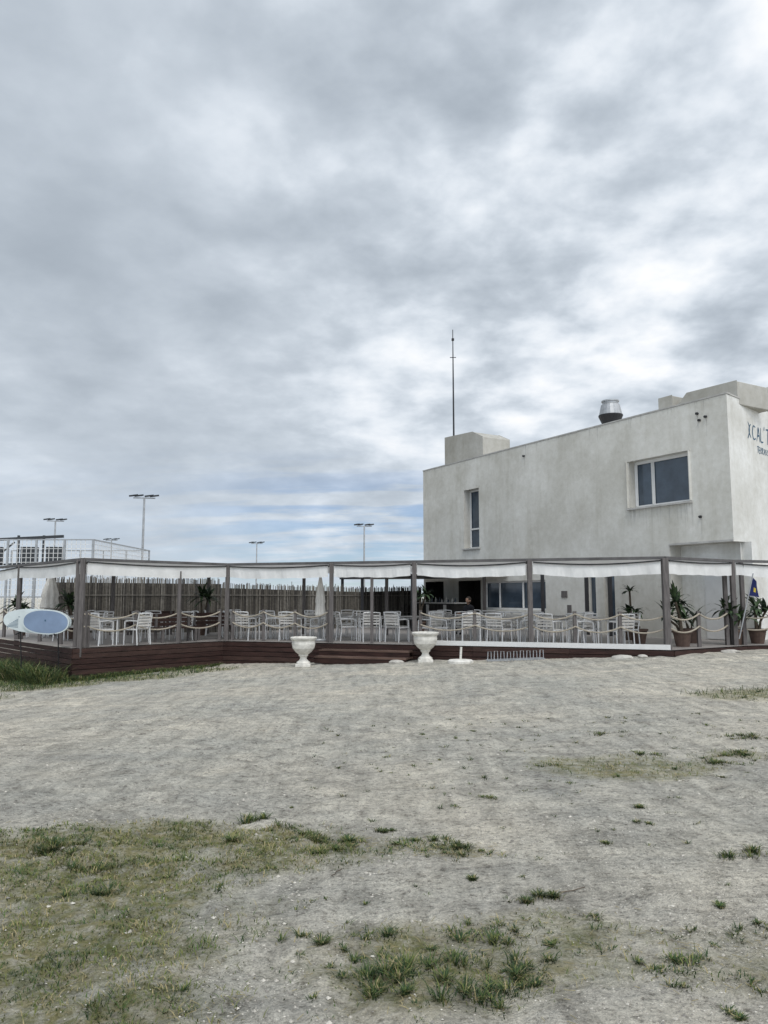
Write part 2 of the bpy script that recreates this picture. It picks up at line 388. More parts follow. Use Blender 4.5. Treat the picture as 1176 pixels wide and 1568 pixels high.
def roofstrip(a,b2,c_,e_,n=8,m=6):
    for bay in range(m):
        for k in range(n):
            def pt(u,v):
                p0=Vector(a).lerp(Vector(b2),u); p1=Vector(c_).lerp(Vector(e_),u); q=p0.lerp(p1,v)
                return (q.x,q.y,ZT+.03-.12*v-.09*math.sin(math.pi*((v*m)%1)))
            v0,v1=(bay+.04)/m,(bay+.96)/m
            for j in range(4):
                w0=v0+(v1-v0)*j/4; w1=v0+(v1-v0)*(j+1)/4
                d.quad(pt(k/n,w0),pt((k+1)/n,w0),pt((k+1)/n,w1),pt(k/n,w1))
roofstrip(P[0],P[1],IN[0],IN[1]); roofstrip(P[1],P[2],IN[1],IN[2]); roofstrip(P[2],P[3],IN[2],IN[3]); roofstrip(P[3],P[4],IN[3],IN[4])
roofstrip(P[4],P[5],IN[4],(8.3,24.9)); roofstrip(PL,P[0],(-11.6,28.5),IN[0]); roofstrip(P[5],P[6],(8.6,24.6),(9.6,23.2))
d.obj('canvas',[M_fabric],can); d2.obj('canvas_hem',[M_black],can)

rr=empty('rope_railing'); d=MB(); d2=MB()
def rail(a,b2,n,inn=.12):
    a=Vector(a);b2=Vector(b2); t=(b2-a).normalized(); nrm=Vector((-t.y,t.x))*inn
    pts=[a.lerp(b2,k/n)+nrm for k in range(n+1)]
    for q in pts: d.box((q.x,q.y,FL+.47),(.085,.085,.96))
    for p0,p1 in zip(pts,pts[1:]):
        for zz in(.88,.55):
            d2.tube([(p0.lerp(p1,u).x,p0.lerp(p1,u).y-.05,FL+zz-.15*4*u*(1-u)) for u in [i/10 for i in range(11)]],.022,6)
rail(PL2,PL,3); rail(PL,P[0],3); rail((-7.85,20.75),(-4.95,23.75),3); rail((-4.7,23.85),(-1.7,22.83),3); rail((1.0,21.95),P[4],2); rail(P[4],P[5],3); rail((7.4,19.95),(9.6,21.5),2); rail(P[6],P[7],2)
d.obj('posts',[M_post],rr); d2.obj('ropes',[M_rope],rr)

# ---------------------------------------------------------------- reed fences
def reed(a,b2,top0,top1,name='reed_fence'):
    d=MB(); a=Vector(a); b2=Vector(b2); n=int((b2-a).length/.028)
    t=(b2-a).normalized(); nr=Vector((-t.y,t.x))
    base=a+nr*.03; bb=b2+nr*.03
    for k in range(n):
        u=k/n; q=a.lerp(b2,u)+nr*R(-.02,.0); top=top0+(top1-top0)*u+R(-.05,.05)+.07*noise.noise(Vector((u*14,0,0)))+(R(.03,.14) if R(0,1)<.06 else 0)
        if R(0,1)<.04: continue
        clump=noise.noise(Vector((u*25,5,0)))
        mi=1 if clump<-.12 else (2 if (clump>.15 and R(0,1)<.6) else 0)
        if R(0,1)<.2: mi=random.choice((0,1,2))
        d.beam((q.x,q.y,FL),(q.x+R(-.03,.03),q.y,top),.022,.012,mi)
    d.quad((base.x,base.y,FL),(bb.x,bb.y,FL),(bb.x,bb.y,top1-.18),(base.x,base.y,top0-.18),1)
    for zz in (.7,1.5):
        d.beam((a.x-nr.x*.05,a.y-nr.y*.05,zz+FL-.1),(b2.x-nr.x*.05,b2.y-nr.y*.05,zz+FL-.1),.02,.02,2)
    d.obj(name,M_reed)
reed((-12.7,29),(-6.2,29.4),2.33,2.27); reed((-6.2,29.5),(-1.0,34),2.12,2.0); reed((-1.0,34),(1.8,37.4),2.0,2.1)

# ---------------------------------------------------------------- building
bld=empty('restaurant_building')
def F(s,dd,z): return (1.94+.502*s+.865*dd, 37.7-.865*s+.502*dd, z+1.6)
SL=17.0; TOP=6.18; BOT=-1.5; OV=1.66
def side(r,z,out=0): return (F(SL,0,0)[0]+.731*r+.682*out, F(SL,0,0)[1]+.682*r-.731*out, z+1.6)
holes=[(3.37,4.50,2.16,4.82,.42),(13.07,15.5,3.03,4.66,.35),(4.75,8.7,-.52,.66,.2),(.15,1.7,-1.5,.72,.9),(2.9,4.55,-1.5,.72,.9),(11.0,11.35,-1.5,.95,.15),(11.75,12.25,-1.5,.95,.2),(14.65,SL,-1.5,OV,None)]
d=MB()
S=sorted({0,SL}|{h[0] for h in holes}|{h[1] for h in holes}); Z=sorted({BOT,TOP}|{h[2] for h in holes}|{h[3] for h in holes})
for s0,s1 in zip(S,S[1:]):
    for z0,z1 in zip(Z,Z[1:]):
        sm,zm=(s0+s1)/2,(z0+z1)/2
        if any(h[0]<sm<h[1] and h[2]<zm<h[3] for h in holes): continue
        d.quad(F(s0,0,z0),F(s1,0,z0),F(s1,0,z1),F(s0,0,z1))
gl=MB(); fr=MB()
for s0,s1,z0,z1,dp in holes:
    if dp is None: continue
    mi=2 if dp>.8 else 0
    d.quad(F(s0,0,z0),F(s0,dp,z0),F(s0,dp,z1),F(s0,0,z1),mi); d.quad(F(s1,0,z0),F(s1,dp,z0),F(s1,dp,z1),F(s1,0,z1),mi)
    d.quad(F(s0,0,z1),F(s1,0,z1),F(s1,dp,z1),F(s0,dp,z1),mi); d.quad(F(s0,0,z0),F(s1,0,z0),F(s1,dp,z0),F(s0,dp,z0),mi)
    gl.quad(F(s0,dp,z0),F(s1,dp,z0),F(s1,dp,z1),F(s0,dp,z1),1 if dp>.8 else 0)
RD=.55
d.quad(F(14.65,0,OV),F(SL,0,OV),F(SL,RD,OV),F(14.65,RD,OV)); d.quad(F(14.65,RD,BOT),F(SL+.2,RD,BOT),F(SL+.2,RD,OV),F(14.65,RD,OV),1)
d.quad(F(14.65,0,BOT),F(14.65,RD,BOT),F(14.65,RD,OV),F(14.65,0,OV))
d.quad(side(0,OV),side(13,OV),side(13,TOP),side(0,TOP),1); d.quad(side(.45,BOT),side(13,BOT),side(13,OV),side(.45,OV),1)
d.quad(F(0,0,BOT),F(0,9,BOT),F(0,9,TOP),F(0,0,TOP)); sp=side(13,0)
d.quad(F(0,9,BOT),(sp[0],sp[1],BOT+1.6),(sp[0],sp[1],TOP+1.6),F(0,9,TOP))
d.add([F(0,0,TOP-.01),F(SL,0,TOP-.01),side(13,TOP-.01),F(0,9,TOP-.01)],[(0,1,2,3)])
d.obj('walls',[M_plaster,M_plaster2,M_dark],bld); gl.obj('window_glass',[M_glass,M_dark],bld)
d=MB()
d.beam(F(-.02,.08,TOP+.03),F(SL,.08,TOP+.03),.20,.05); d.beam(side(0,TOP+.03,-.08),side(13,TOP+.03,-.08),.20,.05)
d.beam(F(14.65,-.01,OV+.03),F(SL,-.01,OV+.03),.04,.06)
d.beam(F(12.98,-.04,3.0),F(15.6,-.04,3.0),.14,.06)
d.beam(F(3.3,-.04,2.13),F(4.57,-.04,2.13),.12,.06)
d.obj('coping_and_sills',[M_coping],bld)
def frame(s0,s1,z0,z1,dp,w=.07,mull=(),trans=(),mi=0):
    q=dp-.05
    fr.beam(F(s0,q,z0+w/2),F(s1,q,z0+w/2),.05,w,mi); fr.beam(F(s0,q,z1-w/2),F(s1,q,z1-w/2),.05,w,mi)
    for s_ in (s0+w/2,s1-w/2)+tuple(mull): fr.beam(F(s_,q-.004,z0+w),F(s_,q-.004,z1-w),w,.05,mi)
    for z_ in trans: fr.beam(F(s0+w,q-.002,z_),F(s1-w,q-.002,z_),.05,w,mi)
frame(13.07,15.5,3.03,4.66,.35,.10,(13.85,)); frame(3.37,4.50,2.16,4.82,.42,.07,(),(3.05,),0)
frame(4.75,8.7,-.52,.66,.2,.07,(5.7,7.2),(),0)
fr.box(F(16.0,RD-.03,-.25),(.05,.9,2.1),math.atan2(.502,.865),0)
fr.obj('window_frames',[M_frame,M_black],bld)
d=MB()
d.beam(F(12.95,-.015,4.70),F(15.62,-.015,4.70),.05,.08)
d.beam(F(13.0,-.015,3.05),F(13.0,-.015,4.66),.08,.05); d.beam(F(15.57,-.015,3.05),F(15.57,-.015,4.66),.08,.05)
d.obj('window_surround',[M_plaster],bld)
d=MB()
for _ in range(34):
    s_=R(12.95,15.6); l=R(.1,.9); w=R(.006,.022)
    d.add([F(s_,-.004,2.97),F(s_+w,-.004,2.97),F(s_+w*.5,-.004,2.97-l)],[(0,1,2)])
for _ in range(40):
    s_=R(.2,16.9); l=R(.1,.9)**2; w=R(.01,.03)
    d.add([F(s_,-.004,TOP),F(s_+w,-.004,TOP),F(s_+w*.5,-.004,TOP-l)],[(0,1,2)])
for s_ in (15.95,16.25,7.6,15.9):
    for k in range(2):
        w=R(.01,.02); z_={15.95:5.72,16.25:5.56,7.6:5.7,15.9:2.44}[s_]; o=R(-.05,.03)
        d.add([F(s_+o,-.004,z_),F(s_+o+w,-.004,z_),F(s_+o+w*.5,-.004,z_-R(.3,.9))],[(0,1,2)])
d.obj('rain_streaks',[M_stain],bld)
d=MB()
for s_,z_ in ((15.95,5.78),(16.25,5.62),(7.6,5.75),(15.9,2.5),(16.02,5.55)):
    d.tube([F(s_,.05,z_),F(s_,-.08,z_-.01)],.042,10,0)
d.obj('drain_spouts',[M_black],bld)
def prism(s_prof,d0,d1,name,m_):
    d=MB(); n=len(s_prof)
    f=[F(s_,d0,z) for s_,z in s_prof]; b_=[F(s_,d1,z) for s_,z in s_prof]
    d.add(f+b_,[tuple(range(n)),tuple(range(n,2*n))[::-1]]+[(i,(i+1)%n,n+(i+1)%n,n+i) for i in range(n)])
    o=d.obj(name,m_,bld); bb=o.modifiers.new('b','BEVEL'); bb.width=.02
prism([(1.55,6.0),(1.55,7.62),(3.75,7.5),(4.5,7.15),(4.5,6.0)],.25,1.8,'stair_head',[M_plaster3])
prism([(14.2,6.0),(14.35,6.25),(14.95,6.78),(16.8,6.75),(16.8,6.0)],.8,2.4,'roof_block',[M_plaster3])
prism([(13.75,6.0),(13.75,6.86),(14.3,6.86),(14.3,6.0)],.85,1.5,'chimney',[M_plaster3])
d=MB(); c0=F(10.45,2.0,0); c0=(c0[0],c0[1],0)
d.lathe(c0,[(.22,7.6),(.22,8.1),(.26,8.18),(.47,8.66),(.47,8.70)],20,1)
d.lathe(c0,[(.45,8.70),(.36,9.10),(.30,9.16),(.30,9.22),(.34,9.23),(.34,9.28),(.05,9.30)],20,0)
d.obj('extractor_cowl',[M_steel,M_black],bld,smooth=False)
d=MB(); a0=F(1.8,.6,0)
d.tube([(a0[0],a0[1],8.9),(a0[0],a0[1],12),(a0[0],a0[1],14.6)],[.045,.035,.018],6); d.box((a0[0],a0[1],14.1),(.12,.12,.1)); d.box((a0[0],a0[1],13.2),(.3,.03,.03))
d.obj('antenna_mast',[M_black],bld)
d=MB()
def stroke(pts,r0,z0,sc,w=.045):
    pts=[(r0+a*sc,z0+b_*sc) for a,b_ in pts]; res=[]
    for i in range(len(pts)-1):
        for k in range(4):
            t=k/4; p0=pts[max(i-1,0)];p1=pts[i];p2=pts[i+1];p3=pts[min(i+2,len(pts)-1)]
            res.append(tuple(.5*((2*p1[j])+(-p0[j]+p2[j])*t+(2*p0[j]-5*p1[j]+4*p2[j]-p3[j])*t*t+(-p0[j]+3*p1[j]-3*p2[j]+p3[j])*t**3) for j in(0,1)))
    res.append(pts[-1]); n=len(res)
    for i in range(n-1):
        w0=w*(.5+.6*math.sin(math.pi*i/n)); w1=w*(.5+.6*math.sin(math.pi*(i+1)/n))
        dx,dz=res[i+1][0]-res[i][0],res[i+1][1]-res[i][1]; l=math.hypot(dx,dz) or 1; ox,oz=-dz/l,dx/l
        d.quad(side(res[i][0]-ox*w0,res[i][1]-oz*w0,.006),side(res[i][0]+ox*w0,res[i][1]+oz*w0,.006),side(res[i+1][0]+ox*w1,res[i+1][1]+oz*w1,.006),side(res[i+1][0]-ox*w1,res[i+1][1]-oz*w1,.006))
G={'X':[[(0,1.05),(.22,.7),(.1,.3),(-.1,0)],[(.42,.95),(.2,.75),(.12,.45),(.38,.1)]],
'C':[[(.5,.85),(.2,.9),(.02,.5),(.15,.08),(.5,.15)]],'A':[[(0,0),(.2,.5),(.32,.9),(.42,.5),(.5,0)],[(.1,.35),(.48,.4)]],'L':[[(.08,.95),(.05,.4),(.05,.05),(.42,.08)]],
"'":[[(.05,1.1),(.0,.85)]],'T':[[(0,.95),(.6,1.0)],[(.3,.97),(.28,.5),(.22,0)]],'O':[[(.3,.9),(.02,.5),(.25,.03),(.5,.45),(.3,.9)]],'N':[[(0,0),(.05,.9)],[(.05,.9),(.4,.05)],[(.4,.05),(.45,.95)]],'I':[[(.05,.9),(.03,0)]],'E':[[(.4,.9),(.05,.88),(.05,.05),(.42,.05)],[(.05,.5),(.35,.5)]],'R':[[(.02,0),(.05,.9),(.4,.75),(.1,.45),(.45,0)]],'S':[[(.4,.85),(.08,.75),(.38,.3),(.02,.05)]]}
def write(txt,r0,z0,sc,adv,w):
    for ch in txt:
        for s_ in G.get(ch,[]): stroke(s_,r0,z0,sc,w)
        r0+=sc*(adv if ch not in "'I" else adv*.45)
write("XCAL'TONI",1.5,5.0,.52,.62,.028); write("TERRASSA",2.15,4.62,.22,.62,.017)
d.obj('painted_lettering',[M_teal],bld)

pg=empty('bar_pergola'); d=MB()
A=[F(0,-.05,.86),F(6.4,-.05,.86),F(6.2,-4.6,.80),F(0,-4.6,.80)]
d.add([(*a[:2],a[2]+.12) for a in A]+[a for a in A],[(0,1,2,3),(7,6,5,4),(0,1,5,4),(1,2,6,5),(2,3,7,6),(3,0,4,7)],0)
d.obj('roof',[M_black],pg); d=MB()
d.beam((A[2][0]-.06,A[2][1]-.04,A[2][2]+.16),(A[3][0]-.06,A[3][1]-.04,A[3][2]+.16),.05,.16); d.beam((A[1][0],A[1][1]-.05,A[1][2]+.16),(A[2][0],A[2][1]-.05,A[2][2]+.16),.05,.16)
d.obj('white_fascia',[M_white],pg); d=MB()
for s_ in(.1,2.,4.1,6.1): q=F(s_,-4.5,0); d.box((q[0],q[1],(FL+2.4)/2),(.13,.13,2.4-FL))
for s_ in (9.2,11.5,12.6): q=F(s_,-.6,0); d.box((q[0],q[1],(FL+2.5)/2),(.12,.12,2.5-FL))
d.obj('posts',[M_black],pg)
bc=empty('bar_counter'); d=MB(); q=F(3.2,-1.3,0); an=math.atan2(.502,.865)
d.box((q[0],q[1],FL+.52),(.6,3.2,1.04),an,0); d.box((q[0],q[1],FL+1.07),(.75,3.4,.05),an,1)
for k in range(12): qq=F(3.2-1.5+k*.27,-1.62,0); d.box((qq[0],qq[1],FL+.52),(.03,.2,.95),an,1 if k%5==4 else 0)
d.obj('counter',[M_dark,M_slat],bc)
d=MB()
for k in range(14):
    qq=F(1.9+k*.19,-1.3+R(-.15,.15),0); h_=R(.12,.3); d.lathe((qq[0],qq[1],FL+1.095),[(.035,0),(.035,h_*.6),(.013,h_*.75),(.013,h_)],8,random.choice((0,1)))
d.obj('bottles',[M_glass,M_urn],bc)
d=MB()
for s_,z_,w_,h_ in ((9.6,.1,.3,.25),(9.9,-.45,.2,.3)):
    d.beam(F(s_,-.02,z_),F(s_+w_,-.02,z_),.03,h_)
d.obj('wall_notices',[M_post],bld)

# ---------------------------------------------------------------- furniture
c=MB(); r=.018
for sx in(-1,1):
    x=sx*.25
    c.tube([(x,.24,0),(x,.23,.44),(x,.22,.64)],r); c.tube([(x,-.27,0),(x,-.23,.44),(x,-.31,.86)],r)
    c.tube([(x,.22,.64),(x,.05,.67),(x,-.26,.66)],r)
    c.tube([(x,.24,.42),(x,-.23,.42)],r)
c.tube([(-.25,.23,.42),(.25,.23,.42)],r); c.tube([(-.25,-.31,.86),(-.1,-.33,.87),(.1,-.33,.87),(.25,-.31,.86)],r)
for k in range(6): c.box((0,-.19+k*.078,.44),(.48,.055,.015),0,1)
for k in range(4): c.box((0,-.262-k*.013,.54+k*.08),(.47,.012,.045),0,1)
chair=c.mesh('chair',[M_alu,M_slat])
c=MB()
c.box((0,0,.735),(.8,.8,.03),0,1)
for sx in(-1,1):
    for sy in(-1,1): c.tube([(sx*.36,sy*.36,0),(sx*.34,sy*.34,.72)],.018)
c.tube([(-.35,.35,.68),(.35,.35,.68)],.012); c.tube([(-.35,-.35,.68),(.35,-.35,.68)],.012)
table=c.mesh('table',[M_alu,M_table])
def cluster(x,y,rot,n=4):
    inst('terrace_table',table,(x,y,FL),rot)
    for k in range(n):
        a=rot+k*math.pi/2+R(-.15,.15); rr_=R(.62,.8)
        inst('terrace_chair',chair,(x+rr_*math.sin(a),y-rr_*math.cos(a),FL),a+R(-.25,.25))
for x,y,n in [(-7.6,22.2,4),(-6.9,24.6,4),(-9.4,24.2,4),(-4.1,24.9,4),(-2.7,24.6,4),(-5.2,26.8,4),(-1.7,26.2,4),(-.5,24.0,4),(.9,23.6,4),(1.9,26.0,3),(2.4,22.9,4),(3.6,22.6,4),(5.0,22.0,4),(6.1,21.6,4),(3.7,25.0,4),(5.5,24.3,2),(-10.9,26.3,4)]:
    cluster(x,y,-.33+R(-.6,.6),n)

M_slatw=mat('parasol_canvas',(.64,.62,.58),.9,.1,5)
def parasol(x,y,z0,z1,w):
    d=MB(); d.tube([(x,y,FL),(x,y,z1+.05)],.03,8,1)
    h=z1-z0
    d.lathe((x,y,z0),[(w*.95,0),(w,.05*h),(w*.8,.3*h),(w*.92,.36*h),(w*.62,.65*h),(w*.3,.9*h),(.03,h)],32,0,8,.16)
    d.lathe((x,y,FL),[(.26,0),(.26,.06),(.05,.08)],16,1)
    d.obj('closed_parasol',[M_slatw,M_steel],smooth=True)
parasol(-1.95,23.7,1.02,2.25,.15); parasol(-11.6,26.9,1.2,2.42,.30)

pb=empty('paddleboard',(-9.2,20.6,.96)); 
def ell(a,bb,y0,y1,cx=0,tilt=-.06,p_=2.3):
    d=MB(); n=40; f=[];k2=[]
    for k in range(n):
        t=2*math.pi*k/n; ct,s_=math.cos(t),math.sin(t)
        X=cx+a*abs(ct)**(2/p_)*(1 if ct>0 else -1); Z_=bb*abs(s_)**(2/p_)*(1 if s_>0 else -1)
        X,Z_=X*math.cos(tilt)-Z_*math.sin(tilt),X*math.sin(tilt)+Z_*math.cos(tilt)
        f.append((X,y0,Z_)); k2.append((X,y1,Z_))
    d.add(f+k2,[tuple(range(n)),tuple(range(n,2*n))[::-1]]+[(i,(i+1)%n,n+(i+1)%n,n+i) for i in range(n)],0); return d
ell(.90,.32,0,.07,0).obj('board_back',[M_bwhite],pb)
ell(.62,.325,-.075,-.005,.26).obj('board_front',[M_bwhite],pb)
ell(.585,.295,-.08,-.0755,.26).obj('blue_panel',[M_blue],pb)
d=MB()
for k in range(9): d.beam((-.82+.05*k*.9,-.003,-.13+.03*k),(-.50,-.003,-.16+.035*k),.004,.012)
d.box((.25,-.082,.02),(.035,.003,.05)); d.obj('printing',[M_teal],pb)
d=MB()
for x in(-.5,.5): d.tube([(x,.10,.1),(x,.35,-1.55)],.016,6); d.beam((x,.10,-.30),(x,-.10,-.34),.03,.03)
d.beam((-.5,.14,-.1),(.5,.14,-.1),.03,.03)
d.obj('rack',[M_black],pb)

def urn(x,y):
    z=gh(x,y)-.01; d=MB()
    d.box((0,0,.04),(.40,.40,.08))
    d.lathe((0,0,0),[(.19,.08),(.19,.12),(.12,.17),(.09,.22),(.10,.27),(.14,.30),(.12,.32),(.22,.40),(.30,.50),(.325,.62),(.315,.70),(.345,.73),(.37,.77),(.37,.80),(.33,.81),(.32,.74),(.02,.72)],28)
    o=d.obj('garden_urn',[M_urn],loc=(x,y,z),smooth=False)
    b_=o.modifiers.new('b','BEVEL'); b_.width=.006; b_.limit_method='ANGLE'
urn(-2.22,21.5); urn(1.12,21.1)

x,y=2.0,20.4; d=MB(); z=gh(x,y)
d.lathe((x,y,z),[(.34,0),(.34,.06),(.30,.09),(.06,.11)],24,0); d.tube([(x,y,z+.1),(x+.02,y,z+.42)],.03,8,0); d.obj('parasol_base',[M_urn])
d=MB(); a=Vector((2.7,20.35,0)); dd=Vector((.96,-.20,0))
for k in range(9):
    q=a+dd*(k*.17); z=gh(q.x,q.y)
    d.tube([(q.x,q.y,z),(q.x+.02,q.y+.05,z+.26),(q.x+.10,q.y+.05,z+.26),(q.x+.10,q.y,z)],.011,5)
q=a+dd*1.5; d.beam((a.x,a.y-.02,gh(a.x,a.y)+.03),(q.x,q.y-.02,gh(q.x,q.y)+.03),.03,.03); d.beam((a.x,a.y+.3,gh(a.x,a.y)+.03),(q.x,q.y+.3,gh(q.x,q.y)+.03),.03,.03)
d.obj('bicycle_rack',[M_steel])
def rock(x,y,sx,sy,sz,mi=M_stone):
    bpy.ops.mesh.primitive_ico_sphere_add(subdivisions=3,radius=1); o=bpy.context.object; o.name='stone'
    for v in o.data.vertices:
        n_=1+.25*noise.noise(v.co*1.5+Vector((x,y,0))); v.co=Vector((v.co.x*sx*n_,v.co.y*sy*n_,v.co.z*sz*n_))
    o.location=(x,y,gh(x,y)+sz*.4); o.data.materials.append(mi)
rock(5.95,19.5,.28,.2,.07); rock(.35,21.2,.2,.15,.06); rock(6.5,19.6,.12,.1,.05); rock(9.1,20.5,.25,.18,.06)

def plant(x,y,h,n,l,stems=1,z0=FL,name='potted_palm'):
    e=empty(name,(x,y,z0)); d=MB()
    d.lathe((0,0,0),[(.17,0),(.24,.36),(.27,.37),(.27,.42),(.22,.42),(.2,.38)],18); d.obj('pot',[M_pot],e)
    d=MB(); lf=MB()
    for s_ in range(stems):
        ox,oy=(R(-.12,.12),R(-.12,.12)) if stems>1 else (0,0); hh=h*R(.6,1) if s_ else h
        tx,ty=ox*2.5+R(-.08,.08),oy*2.5
        d.tube([(ox*.5,oy*.5,.35),(ox,oy,.35+(hh-.35)*.5),(tx,ty,hh)],[.05,.035,.03],7)
        for k in range(n):
            az=R(0,6.28); el=R(.0,1.35); ll=l*R(.7,1.15); w=R(.035,.06); prev=None; p_=Vector((tx,ty,hh)); dir_=Vector((math.cos(az)*math.cos(el),math.sin(az)*math.cos(el),math.sin(el)))
            sd=Vector((-math.sin(az),math.cos(az),0))
            for j in range(6):
                ww=w*math.sin(math.pi*(.15+.85*j/5))+.002
                cur=(p_-sd*ww,p_+sd*ww)
                if prev: lf.quad(prev[0],prev[1],cur[1],cur[0],random.choice((0,1)) )
                prev=cur; p_=p_+dir_*ll/5; dir_=(dir_+Vector((0,0,-.28))).normalized()
    d.obj('stems',[M_trunk],e); lf.obj('leaves',[M_leaf,M_leaf2],e)
plant(8.05,21.0,1.2,22,.62,3)
plant(9.9,21.9,.95,22,.6,3); plant(8.9,22.6,.7,16,.5,2); plant(7.3,22.3,.9,14,.45,2); plant(10.75,22.4,1.0,22,.6,3)
plant(-6.4,27.3,1.3,26,.75,2); plant(-10.0,24.9,1.1,22,.6,2); plant(-12.6,26.9,1.0,24,.65,3); plant(7.7,24.2,1.5,18,.35,1); plant(1.3,28.8,1.4,22,.5,2)

fl=empty('flag',(9.82,21.15,0)); d=MB(); d.tube([(-.17,0,FL+.2),(.30,0,2.24)],.018,6); d.obj('pole',[M_steel],fl)
d=MB()
def q(u,v): return (.28-.15*v+.30*u*(.35+.65*v), -.02+.04*math.sin(u*7+v*2), 2.18-.54*v-.18*u*(1-v)-.05*u)
for i in range(8):
    for j in range(8):
        mi=1 if (3<=i<=4 and 4<=j<=5) else 0
        d.quad(q(i/8,j/8),q((i+1)/8,j/8),q((i+1)/8,(j+1)/8),q(i/8,(j+1)/8),mi)
d.obj('cloth',[M_navy,M_yel],fl)

def bench(x,y,rz,l):
    d=MB()
    for k in range(3): d.box((0,-.16+k*.16,.42),(l,.13,.035),0,0)
    for k in range(3): d.box((0,.25,.52+k*.13),(l,.03,.10),0,0)
    for sx in(-l/2+.1,l/2-.1):
        d.box((sx,-.18,.2),(.07,.07,.4),0,1); d.box((sx,.22,.42),(.07,.07,.84),0,1); d.box((sx,.02,.36),(.06,.4,.06),0,1)
    d.obj('timber_bench',[M_skirt2,M_post],loc=(x,y,FL),rz=rz)
bench(-6.2,23.2,.8,1.3); bench(-5.4,24.6,.6,1.3); bench(-8.3,27.5,0,1.6)

# ---------------------------------------------------------------- floodlights & court cage
def flood(x,y,top,rz=0):
    zg=gh(x,y); d=MB()
    d.tube([(0,0,0),(0,0,(top-zg)*.5),(0,0,top-zg)],[.10,.08,.06],8,0)
    H=top-zg
    d.beam((-.65,0,H),(.65,0,H),.07,.07,0)
    for sx in(-.62,-.30,.30,.62):
        d.beam((sx-.17,-.16,H+.10),(sx+.13,.18,H+.20),.30,.10,1)
    d.obj('floodlight_pole',[M_steel,M_lamp],loc=(x,y,zg),rz=rz)
flood(-14.76,47,7.65,.2); flood(-29.1,82,7.6,-.1); flood(-26.6,62,7.7,.3); flood(-14.4,87,7.6,0); flood(-1.7,66,7.65,.15)
cg=empty('padel_court_cage'); d=MB(); w=MB()
x0,x1,yb=-22.5,-14.2,37.5
for k in range(7):
    x=x0+(x1-x0)*k/6; d.box((x,yb,2.05),(.09,.09,4.7)); d.box((x,yb+9,2.05),(.09,.09,4.7))
for zz in(1.6,3.0,4.38): d.beam((x0,yb,zz),(x1,yb,zz),.06,.06); d.beam((x0,yb+9,zz),(x1,yb+9,zz),.06,.06); d.beam((x1,yb,zz),(x1,yb+9,zz),.06,.06)
d.obj('frame',[M_steel],cg)
n=int((x1-x0)/.22)
for k in range(n): x=x0+k*.22; w.beam((x,yb,0),(x,yb,4.38),.02,.02)
for k in range(20): w.beam((x0,yb,.2+k*.22),(x1,yb,.2+k*.22),.02,.02)
for k in range(40): w.beam((x1,yb+k*.22,0),(x1,yb+k*.22,4.38),.02,.02)
for k in range(20): w.beam((x1,yb,.2+k*.22),(x1,yb+9,.2+k*.22),.02,.02)
w.obj('wire_mesh',[M_white],cg)
d=MB()
for x in(-20.0,-18.2,-16.9): d.box((x-.6,yb+2,3.75),(.10,.10,2)); d.box((x,yb+2,3.7),(.8,.35,.9),.2)
d.beam((-20.6,yb+2,4.5),(-16.5,yb+2,4.7),.14,.14); d.beam((-20.6,yb+2,3.2),(-16.5,yb+2,3.4),.08,.08); d.beam((-20.4,yb+2,3.2),(-19,yb+2,4.4),.07,.07)
d.obj('dark_equipment',[M_lamp],cg)

# ---------------------------------------------------------------- seated person
def person(x,y,rz,cloth):
    e=empty('seated_person',(x,y,FL)); e.rotation_euler[2]=rz
    J=[((0,0,.50),.15),((0,-.02,.72),.13),((0,0,.95),.14),((0,.02,1.06),.06),((0,.03,1.10),.05)]
    for sx in(-1,1): J+=[((sx*.10,.05,.50),.10),((sx*.11,.42,.50),.07),((sx*.11,.45,.1),.045),((sx*.11,.56,.05),.035)]
    for sx in(-1,1): J+=[((sx*.19,0,.98),.06),((sx*.24,.05,.74),.045),((sx*.15,.28,.76),.032)]
    E=[(0,1),(1,2),(2,3),(3,4),(0,5),(5,6),(6,7),(7,8),(0,9),(9,10),(10,11),(11,12),(2,13),(13,14),(14,15),(2,16),(16,17),(17,18)]
    me=bpy.data.meshes.new('clothed_body'); me.from_pydata([j[0] for j in J],E,[]); o=bpy.data.objects.new('clothed_body',me); scene.collection.objects.link(o); o.parent=e
    sk=o.modifiers.new('s','SKIN'); me.materials.append(cloth)
    for v,j in zip(me.skin_vertices[0].data,J): v.radius=(j[1],j[1])
    me.skin_vertices[0].data[0].use_root=True
    o.modifiers.new('ss','SUBSURF').levels=2
    d=MB(); d.lathe((0,.03,1.06),[(.045,0),(.05,.06),(.075,.09),(.085,.15),(.08,.21),(.05,.255),(.01,.265)],16,0)
    d.tube([(0,.11,1.20),(0,.135,1.175)],[.008,.014],6,0)
    for sx in(-1,1): d.box((sx*.088,.03,1.19),(.015,.035,.06),0,0)
    for sx in(-1,1):
        d.tube([(sx*.15,.28,.76),(sx*.13,.36,.765)],[.03,.035],8,0)
        for k in range(4): d.tube([(sx*.13+(k-1.5)*.018,.36,.765),(sx*.13+(k-1.5)*.02,.40,.77),(sx*.13+(k-1.5)*.02,.43,.755)],.008,5,0)
        d.tube([(sx*.11,.31,.765),(sx*.08,.36,.765)],.009,5,0)
    d.obj('head_and_hands',[M_skin],e,smooth=True)
    d=MB(); d.lathe((0,.012,1.12),[(.07,0),(.09,.06),(.097,.11),(.088,.17),(.055,.215),(.01,.225)],16,0); d.obj('hair',[M_hair],e,smooth=True)
    inst('terrace_chair',chair,(x,y,FL),rz)
person(2.98,27.2,2.2,M_cloth)

